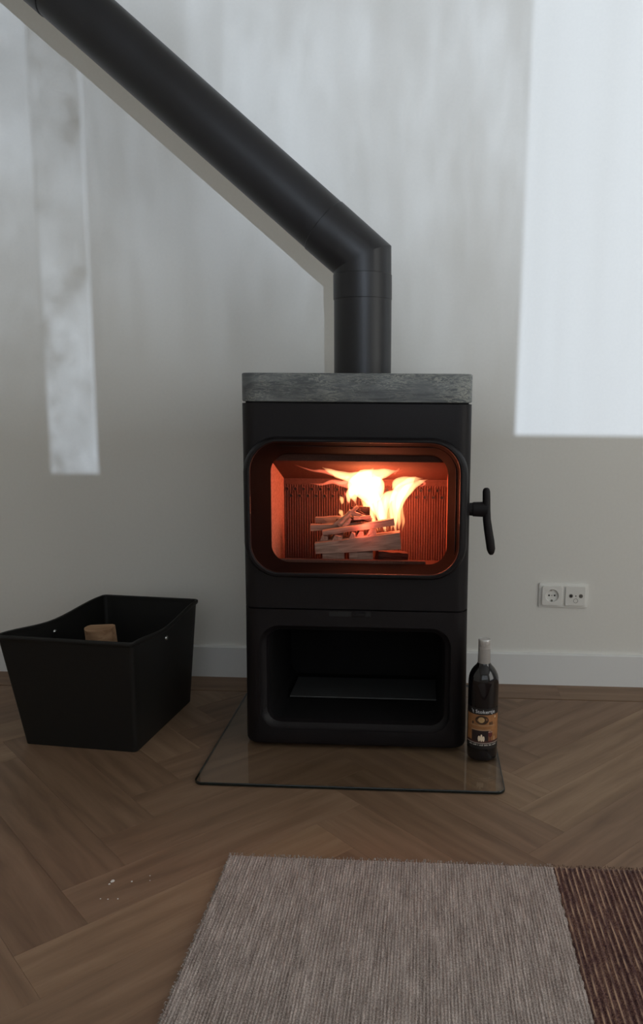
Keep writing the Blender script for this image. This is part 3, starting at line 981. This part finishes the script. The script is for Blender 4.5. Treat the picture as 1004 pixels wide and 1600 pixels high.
mid = (sx0+sx1)/2
cz = (sz0+sz1)/2
# power insert with round well
c1 = mid-0.0355
bm = B()
n = 8
well = [2*PI*(k+.5)/48 for k in range(48)]
def sq(h):
    out = []
    for a in well:
        m_ = max(abs(math.cos(a)), abs(math.sin(a)))
        out.append((c1+h*math.cos(a)/m_, cz+h*math.sin(a)/m_))
    return out
outer = sq(.0305)
def circ(r, y, c): return [(c+r*math.cos(a), y, cz+r*math.sin(a)) for a in well]
loft(bm, [[(x, -.0045, z) for x, z in outer], [(x, -.0115, z) for x, z in sq(.0298)], circ(.0205, -.0118, c1), circ(.0197, -.0112, c1), circ(.0190, -.0056, c1)], False, True)
ins = mk('power_insert', bm, M['socket'], sock)
bm = B()
for dx in (-.0085, .0085):
    lp = [(c1+dx+.0028*math.cos(2*PI*k/12), cz+.0028*math.sin(2*PI*k/12)) for k in range(12)]
    loft(bm, [[(x, -.0054, z) for x, z in lp], [(x, -.0060, z) for x, z in lp]], False, True)
tag(mk('pin_holes', bm, M['hole'], ins))
bm = B(); box(bm, c1-.003, c1+.003, -.0105, -.0056, cz-.0182, cz-.0132, bev=.001); mk('earth_clip', bm, M['jack'], ins)
bm = B(); box(bm, c1-.0025, c1+.0025, -.0095, -.0056, cz+.0142, cz+.0182, bev=.001); mk('earth_clip', bm, M['socket_well'], ins)
bm = B(); lathe(bm, 0, 0, [(.0016, 0), (.0016, .0012)], 10)
for v in bm.verts: v.co = Vector((c1+v.co.x, -.0054-v.co.z, cz+v.co.y))
mk('screw', bm, M['jack'], ins)
# antenna insert
c2 = mid+0.0355
bm = B(); xz_slab(bm, c2-.0305, c2+.0305, cz-.0305, cz+.0305, -.007, -.0108, .003, .001); ins2 = mk('antenna_insert', bm, M['socket'], sock)
def disc(name, x, z, r, y0, y1, mat, parent, ring=None):
    bm = B()
    if ring:
        prof = [(r, y0), (r, y1), (ring, y1), (ring, y0)]
        loft(bm, [[(x+q*math.cos(2*PI*k/20), y, z+q*math.sin(2*PI*k/20)) for k in range(20)] for q, y in prof], False, False)
    else:
        loft(bm, [[(x+r*math.cos(2*PI*k/20), y, z+r*math.sin(2*PI*k/20)) for k in range(20)] for y in (y0, y1)], True, True)
    return mk(name, bm, mat, parent)
j = disc('jack', c2-.0135, cz+.0005, .0062, -.0100, -.0112, M['jack'], ins2)
disc('jack_pin', c2-.0135, cz+.0005, .0036, -.0100, -.0116, M['hole'], ins2)
disc('jack', c2+.0165, cz+.0005, .0062, -.0100, -.0112, M['jack'], ins2)
disc('jack_pin', c2+.0165, cz+.0005, .0030, -.0100, -.0116, simple('jack_grey', (.12, .12, .115), .4), ins2)
disc('screw', c2+.0012, cz+.0005, .0022, -.0100, -.0112, M['jack'], ins2)
disc('blank_ring', c2+.0012, cz-.0145, .0072, -.0095, -.0112, simple('socket_groove', (.25, .24, .22), .6), ins2, ring=.0060)

# ------------------------------------------------------------------ wine bottle
bx, by, bz = 0.1503, -0.5391, GZ
bot = thing('wine_bottle', (bx, by, bz), 'dark red wine bottle with fireplace label standing beside the stove', 'bottle')
def bottle_glass():
    m, nt, b = nmat('dark_bottle_glass')
    b.inputs['Base Color'].default_value = (0.006, 0.005, 0.006, 1)
    b.inputs['Roughness'].default_value = 0.08
    b.inputs['Coat Weight'].default_value = 0.3
    return m
M['bottle'] = bottle_glass()
BR = 0.0372
bm = B()
prof = [(.030, 0), (.0345, .0012), (.0362, .004), (BR, .010), (BR, .190), (.0369, .198), (.0360, .2055), (.0340, .2130), (.0305, .2205), (.0262, .2272), (.0215, .2325), (.0175, .2370), (.0152, .2425), (.0142, .262)]
lathe(bm, bx, by, [(r, bz+z) for r, z in prof], 40)
mk('glass_body', bm, M['bottle'], bot, autosmooth=math.radians(40))
M['capsule'] = simple('grey_capsule', (.42, .40, .38), .38, metal=.25)
M['cap'] = simple('silver_cap', (.62, .60, .58), .30, metal=.55)
bm = B()
lathe(bm, bx, by, [(r, bz+z) for r, z in [(.0154, .2385), (.0157, .240), (.0150, .268), (.0148, .276), (.0140, .2765)]], 32)
cs = mk('capsule', bm, M['capsule'], bot, autosmooth=.7)
bm = B()
pf = [(.0135, .2765)]
z = .2765
for k in range(3):
    pf += [(.0150, z+.0003), (.0150, z+.0035), (.0143, z+.0040), (.0143, z+.0048)]
    z += .0048
pf += [(.0150, z+.0003), (.0150, .2975), (.0144, .2995), (.0130, .3002), (.0122, .2996)]
lathe(bm, bx, by, [(r, bz+zz) for r, zz in pf], 32)
mk('screw_cap', bm, M['cap'], bot, autosmooth=.5)

# label: patches bent round the bottle. u = arc in metres from the side facing the room, v = height
FACE = -PI/2 - 0.035
def bend(u, v, off):
    r = BR+off
    a = FACE+u/BR
    return (bx+r*math.cos(a), by+r*math.sin(a), bz+v+.0125)
def patch(bm, u0, u1, v0, v1, off, sag=0.0):
    n = max(2, int((u1-u0)/.0025))
    loft(bm, [[bend(u0+(u1-u0)*i/n, v, off) for i in range(n+1)] for v in (v0, v1)], closed=False)
def ublob(bm, cu, cv, ru, rv, off, n=20, ri=None):
    ring = [bend(cu+ru*math.cos(2*PI*k/n), cv+rv*math.sin(2*PI*k/n), off) for k in range(n)]
    if ri:
        loft(bm, [ring, [bend(cu+ru*ri*math.cos(2*PI*k/n), cv+rv*ri*math.sin(2*PI*k/n), off) for k in range(n)]])
    else:
        loft(bm, [ring, [bend(cu+ru*.4*math.cos(2*PI*k/n), cv+rv*.4*math.sin(2*PI*k/n), off) for k in range(n)]], False, True)
LV0, LV1 = .020, .124
def print_mat(name, col, var=.12): return simple(name, col, .5, var=var, bscale=60)
bm = B(); patch(bm, -.048, .048, LV0, LV1, .0003)
lab = mk('label', bm, print_mat('label_black', (.010, .008, .008)), bot, smooth=True)
def sub(name, fn, col, var=.12):
    bm = B(); fn(bm); return mk(name, bm, print_mat('print_'+name, col, var), lab, smooth=True)
sub('picture', lambda b: patch(b, -.047, .047, .037, .1075, .0005), (.34, .15, .055), .25)
sub('mantel_shelf', lambda b: patch(b, -.034, .030, .0790, .0815, .0007), (.40, .23, .12))
sub('mirror_frame', lambda b: ublob(b, -.003, .0945, .0165, .0115, .0008), (.055, .025, .012), .3)
sub('mirror', lambda b: ublob(b, -.0045, .0950, .0080, .0072, .0010), (.52, .33, .15))
for cu_, ru_, rv_ in ((-.026, .0025, .004), (.017, .002, .0042), (.022, .0018, .005)):
    sub('printed_vase', lambda b: ublob(b, cu_, .086, ru_, rv_, .0008), (.05, .022, .012))
sub('surround', lambda b: patch(b, -.030, .016, .038, .0685, .0007), (.20, .085, .04))
sub('surround_edge', lambda b: patch(b, -.031, .019, .0675, .0705, .0008), (.42, .26, .15))
sub('fireplace_opening', lambda b: patch(b, -.028, .013, .0395, .0675, .0009), (.020, .010, .010))
def lflame(b):
    ublob(b, -.0090, .0475, .0032, .0075, .0011); ublob(b, -.0035, .0490, .0028, .0095, .0011); ublob(b, .0015, .0470, .0028, .0070, .0011)
sub('printed_flames', lflame, (.85, .70, .52))
def wglass(b):
    ublob(b, .0185, .0580, .0058, .0075, .0012); patch(b, .0177, .0193, .041, .052, .0012); ublob(b, .0185, .0405, .005, .0016, .0012)
sub('printed_wine_glass', wglass, (.12, .02, .018))
sub('glass_rim', lambda b: ublob(b, .0185, .0640, .0050, .0016, .0013, ri=.7), (.65, .50, .42))
def table(b): patch(b, -.047, .047, .037, .0415, .0010)
sub('table', table, (.06, .018, .012))
sub('candle', lambda b: (patch(b, .0285, .0305, .0415, .052, .0012)), (.65, .42, .28))
sub('hanging_lamp', lambda b: ublob(b, .0315, .1015, .0022, .0028, .0010), (.75, .55, .36))
sub('printed_stripe', lambda b: patch(b, -.047, .047, .0345, .0365, .0010), (.42, .34, .30))
def text_mesh(body, size, v, off, width, col, name):
    cu = bpy.data.curves.new('txt', 'FONT'); cu.body = body; cu.size = size; cu.align_x = 'CENTER'; cu.resolution_u = 2
    ob = bpy.data.objects.new('txt', cu); COL.objects.link(ob)
    dg = bpy.context.evaluated_depsgraph_get(); dg.update()
    me = bpy.data.meshes.new_from_object(ob.evaluated_get(dg))
    bpy.data.objects.remove(ob)
    bm = B(); bm.from_mesh(me); bpy.data.meshes.remove(me)
    bmesh.ops.triangulate(bm, faces=bm.faces)
    xs_ = [v_.co.x for v_ in bm.verts]
    k = width/(max(xs_)-min(xs_))
    for v_ in bm.verts:
        v_.co = Vector(bend(v_.co.x*k, v+v_.co.y, off))
    return mk(name, bm, simple('ink_'+name, col, .5), lab)
text_mesh("'t Stokertje", .0125, .1115, .0007, .060, (.80, .82, .85), 'lettering')
def tiny_print(b):
    # the small print below the picture is too small to read in the photo: a broken line of strokes
    rr = random.Random(31); u_ = -.037
    while u_ < .036:
        w_ = rr.uniform(.0012, .0024)
        patch(b, u_, u_+w_, .0290, .0290+rr.uniform(.0022, .0036), .0007)
        u_ += w_+(rr.uniform(.0005, .0008) if rr.random() < .85 else .0028)
tag(sub('small_print', tiny_print, (.55, .51, .47)), kind='stuff')

# ------------------------------------------------------------------ log bin
u = Vector((.9944, -.1060, 0)); v = Vector((.1060, .9944, 0))
b0 = Vector((-1.0174, -.5335, 0))
BW, BL, BH = 0.3035, 0.351, 0.299
bc = b0+u*(BW/2)+v*(BL/2)
binr = thing('log_bin', tuple(bc), 'black tapered metal log bin with dipped sides standing left of the stove', 'bin')
def bin_loop(f, inset=0.0, dipw=0.0, n=14, z=None, dz=0.0):
    """loop at height fraction f (0 base, 1 rim)"""
    fl_f, fl_s, fl_b = 0.043*f, 0.027*f, 0.024*f
    x0, x1, y0, y1 = -BW/2-fl_s+inset, BW/2+fl_s*0.8-inset, -BL/2-fl_f+inset, BL/2+fl_b-inset
    r = .010
    pts = []
    def zz(yl):
        t = (yl-y0)/(y1-y0)
        s = max(0.0, 1-abs(t-.47)/.47)
        dip = 0.017*(3*s*s-2*s*s*s)
        return BH*f - dip*dipw + dz
    def add(x, y, side):
        pts.append((x, y, zz(y) if side else BH*f+dz))
    for k in range(n+1): add(x0+r+(x1-x0-2*r)*k/n, y0, False)
    for k in range(1, 4): a = -PI/2+PI/2*k/4; add(x1-r+r*math.cos(a), y0+r+r*math.sin(a), True)
    for k in range(n+1): add(x1, y0+r+(y1-y0-2*r)*k/n, True)
    for k in range(1, 4): a = PI/2*k/4; add(x1-r+r*math.cos(a), y1-r+r*math.sin(a), False)
    for k in range(n+1): add(x1-r-(x1-x0-2*r)*k/n, y1, False)
    for k in range(1, 4): a = PI/2+PI/2*k/4; add(x0+r+r*math.cos(a), y1-r+r*math.sin(a), False)
    for k in range(n+1): add(x0, y1-r-(y1-y0-2*r)*k/n, True)
    for k in range(1, 4): a = PI+PI/2*k/4; add(x0+r+r*math.cos(a), y0+r+r*math.sin(a), True)
    def tx(x, y):
        t = (y+BL/2)/BL
        return x + 0.05*t*(BW/2-x)/BW
    return [bc+u*tx(x, y)+v*y+Vector((0, 0, z_)) for x, y, z_ in pts]
bm = B()
loft(bm, [bin_loop(0, dz=.0005), bin_loop(.5, dipw=.25), bin_loop(.9, dipw=.85), bin_loop(1, dipw=1)], True, False)
loft(bm, [bin_loop(1, .002, 1), bin_loop(.9, .002, .85), bin_loop(.5, .002, .25), bin_loop(0.02, .002)], False, True)
mk('bin_body', bm, M['bin'], binr, autosmooth=.6)
bm = B()
loft(bm, [bin_loop(1, -.002, 1, dz=-.010), bin_loop(1, -.0045, 1, dz=-.006), bin_loop(1, -.0045, 1, dz=.0005), bin_loop(1, -.001, 1, dz=.003), bin_loop(1, .003, 1, dz=.001), bin_loop(1, .003, 1, dz=-.010)])
mk('rim', bm, M['bin'], binr, autosmooth=1.0)
for s in (-1, 1):
    bm = B()
    hx = (BW/2+.021) if s > 0 else (BW/2+.002)
    c = bc + u*(s*(hx-.004)) + v*(-.02) + Vector((0, 0, .252))
    sweep(bm, [c-u*s*.0035, c, c+u*s*.004], [.004, .006, .006], 12)
    mk('bolt', bm, M['chrome'], binr, smooth=True)

# logs in the bin
def log(name, base, top, r0, r1, label, seed, cut=0.0):
    rr = random.Random(seed)
    base, top = Vector(base), Vector(top)
    t = (top-base).normalized(); sd = t.cross(Vector((0, 1, 0))).normalized(); up = sd.cross(t)
    n = 18
    prof = [1+rr.uniform(-.08, .08) for _ in range(n)]
    bm = B()
    rows = []
    for k in range(7):
        f = k/6; r = r0+(r1-r0)*f
        row = []
        for i in range(n):
            a = 2*PI*i/n
            q = r*prof[i]*(1+rr.uniform(-.02, .02))
            y_ = math.sin(a)*q
            if cut and y_ > r*cut: y_ = r*cut
            row.append(base.lerp(top, f)+sd*math.cos(a)*q+up*y_)
        rows.append(row)
    loft(bm, rows, True, True)
    o = mk(name, bm, M['log_wood'], None, loc=tuple(base), autosmooth=.7)
    return tag(o, label, 'log')
lt = at(154, 986, -.45)
log('split_log', (-.83, -.43, .012), (lt.x, -.447, .288), .039, .038, 'brown split log standing upright in the black bin, its end showing', 5, .55)

# ------------------------------------------------------------------ rug
RGX, RGY, RGB, RGX2, RGY2, RH = -0.3679, -1.0091, 0.2524, 0.95, -2.25, 0.011
rug = thing('rug', (RGX, RGY, 0), 'woven wool rug with taupe field and maroon band on the floor', 'rug')
def field(name, x0, x1, mat, pitch, amp, seed, dx, dy, ragged=0.0):
    rr = random.Random(seed)
    nx, ny = int((x1-x0)/dx), int((RGY-RGY2)/dy)
    nrib = int((x1-x0)/pitch)+3
    drift = [[rr.uniform(-1, 1) for _ in range(40)] for _ in range(nrib)]
    verts, faces = [], []
    for jy in range(ny+1):
        y = RGY-(RGY-RGY2)*jy/ny
        q = jy/ny*38; qi = int(q); qf = q-qi
        for ix in range(nx+1):
            x = x0+(x1-x0)*ix/nx
            p = (x-x0)/pitch
            ri = int(p)
            d = drift[ri][qi]*(1-qf)+drift[ri][qi+1]*qf
            h = 0.5-0.5*math.cos(2*PI*p)
            z = RH-amp+amp*h*(1+.35*d)+rr.uniform(-.0007, .0007)
            xx, yy_ = x, y
            if ix == 0 or ix == nx: xx += rr.uniform(-ragged, ragged)
            if jy == 0: yy_ += rr.uniform(-ragged, ragged)
            if jy in (0, ny) or (ix == 0 and name == 'taupe_field'): z *= .62
            verts.append((xx-RGX, yy_-RGY, z))
    W = nx+1
    for jy in range(ny):
        for ix in range(nx):
            a = jy*W+ix
            faces.append((a, a+W, a+W+1, a+1))
    # skirt to the floor
    def skirt(idx):
        st = len(verts)
        for i in idx:
            x, y, z = verts[i]
            verts.append((x, y, 0.0006))
        for k in range(len(idx)-1):
            faces.append((idx[k], idx[k+1], st+k+1, st+k))
    skirt([ix for ix in range(W)])
    skirt([ny*W+ix for ix in range(W)][::-1])
    skirt([jy*W for jy in range(ny+1)][::-1])
    skirt([jy*W+nx for jy in range(ny+1)])
    me = bpy.data.meshes.new(name)
    me.from_pydata(verts, [], faces)
    me.polygons.foreach_set('use_smooth', [True]*len(me.polygons))
    me.materials.append(mat)
    me.update()
    o = bpy.data.objects.new(name, me); COL.objects.link(o); o.parent = rug
    return o
field('taupe_field', RGX, RGB, M['rug_grey'], .0052, .0022, 3, .0013, .006, .0016)
field('maroon_field', RGB, RGX2, M['rug_red'], .0098, .0032, 4, .0016, .006, .0016)
def tufts(name, x0, x1, mat, seed, left):
    rr = random.Random(seed)
    bm = B()
    def tuft(p, d):
        q = p+d
        s = Vector((rr.uniform(-1, 1), rr.uniform(-1, 1), 0)).normalized()*.0007
        h = Vector((0, 0, .0008))
        m_ = (p+q)/2+Vector((0, 0, rr.uniform(.001, .003)))
        loft(bm, [[p-s, p+s, p+h], [m_-s, m_+s, m_+h], [q-s*.6, q+s*.6, q+h*.6]], True, True)
    for i in range(int((x1-x0)*620)):
        p = Vector((rr.uniform(x0, x1), RGY-rr.uniform(0, .004), rr.uniform(.004, .010)))
        tuft(p, Vector((rr.uniform(-.003, .003), rr.uniform(.001, .006), rr.uniform(-.001, .003))))
    if left:
        for i in range(500):
            p = Vector((x0+rr.uniform(0, .003), RGY-rr.uniform(0, .55), rr.uniform(.004, .010)))
            tuft(p, Vector((-rr.uniform(.001, .006), rr.uniform(-.003, .003), rr.uniform(-.001, .003))))
    tag(mk(name, bm, mat, rug), kind='stuff')
tufts('taupe_edge_fibres', RGX, RGB, M['rug_grey'], 11, True)
tufts('maroon_edge_fibres', RGB, RGX2, M['rug_red'], 12, False)

# ------------------------------------------------------------------ white specks on the floor
def crumb(x, y, r, seed, label, group):
    rr = random.Random(seed)
    bm = B()
    bmesh.ops.create_icosphere(bm, subdivisions=1, radius=r)
    for v_ in bm.verts:
        v_.co = Vector((v_.co.x*rr.uniform(.7, 1.3), v_.co.y*rr.uniform(.7, 1.4), v_.co.z*.45*rr.uniform(.8, 1.1)))
    zmin = min(v_.co.z for v_ in bm.verts)
    for v_ in bm.verts: v_.co += Vector((x, y, -zmin+.0001))
    tag(mk('white_crumb', bm, M['crumb'], None, loc=(x, y, 0)), label, 'crumb', group)
g_ = 'white crumbs on the floor'
crumb(-.5675, -1.0976, .0042, 1, 'largest white crumb on the wooden floor left of the rug', g_)
for i, (x, y, r, lb) in enumerate([(-.5704, -1.1056, .0022, 'small white crumb touching the near side of the largest crumb on the floor'),
        (-.5321, -1.0954, .0022, 'small white crumb a thumb width right of the largest crumb on the floor'),
        (-.5387, -1.1473, .0015, 'tiny white crumb, right one of the near row of three on the floor'),
        (-.5694, -1.1492, .0015, 'tiny white crumb, left one of the near row of three on the floor'),
        (-.556, -1.149, .0014, 'tiny white crumb, middle one of the near row of three on the floor'),
        (-.505, -1.075, .0013, 'tiny white crumb farthest back and nearest the glass plate on the floor'),
        (-.50, -1.09, .0012, 'tiny white crumb farthest right of all crumbs on the wooden floor')]):
    crumb(x, y, r, 20+i, lb, g_)
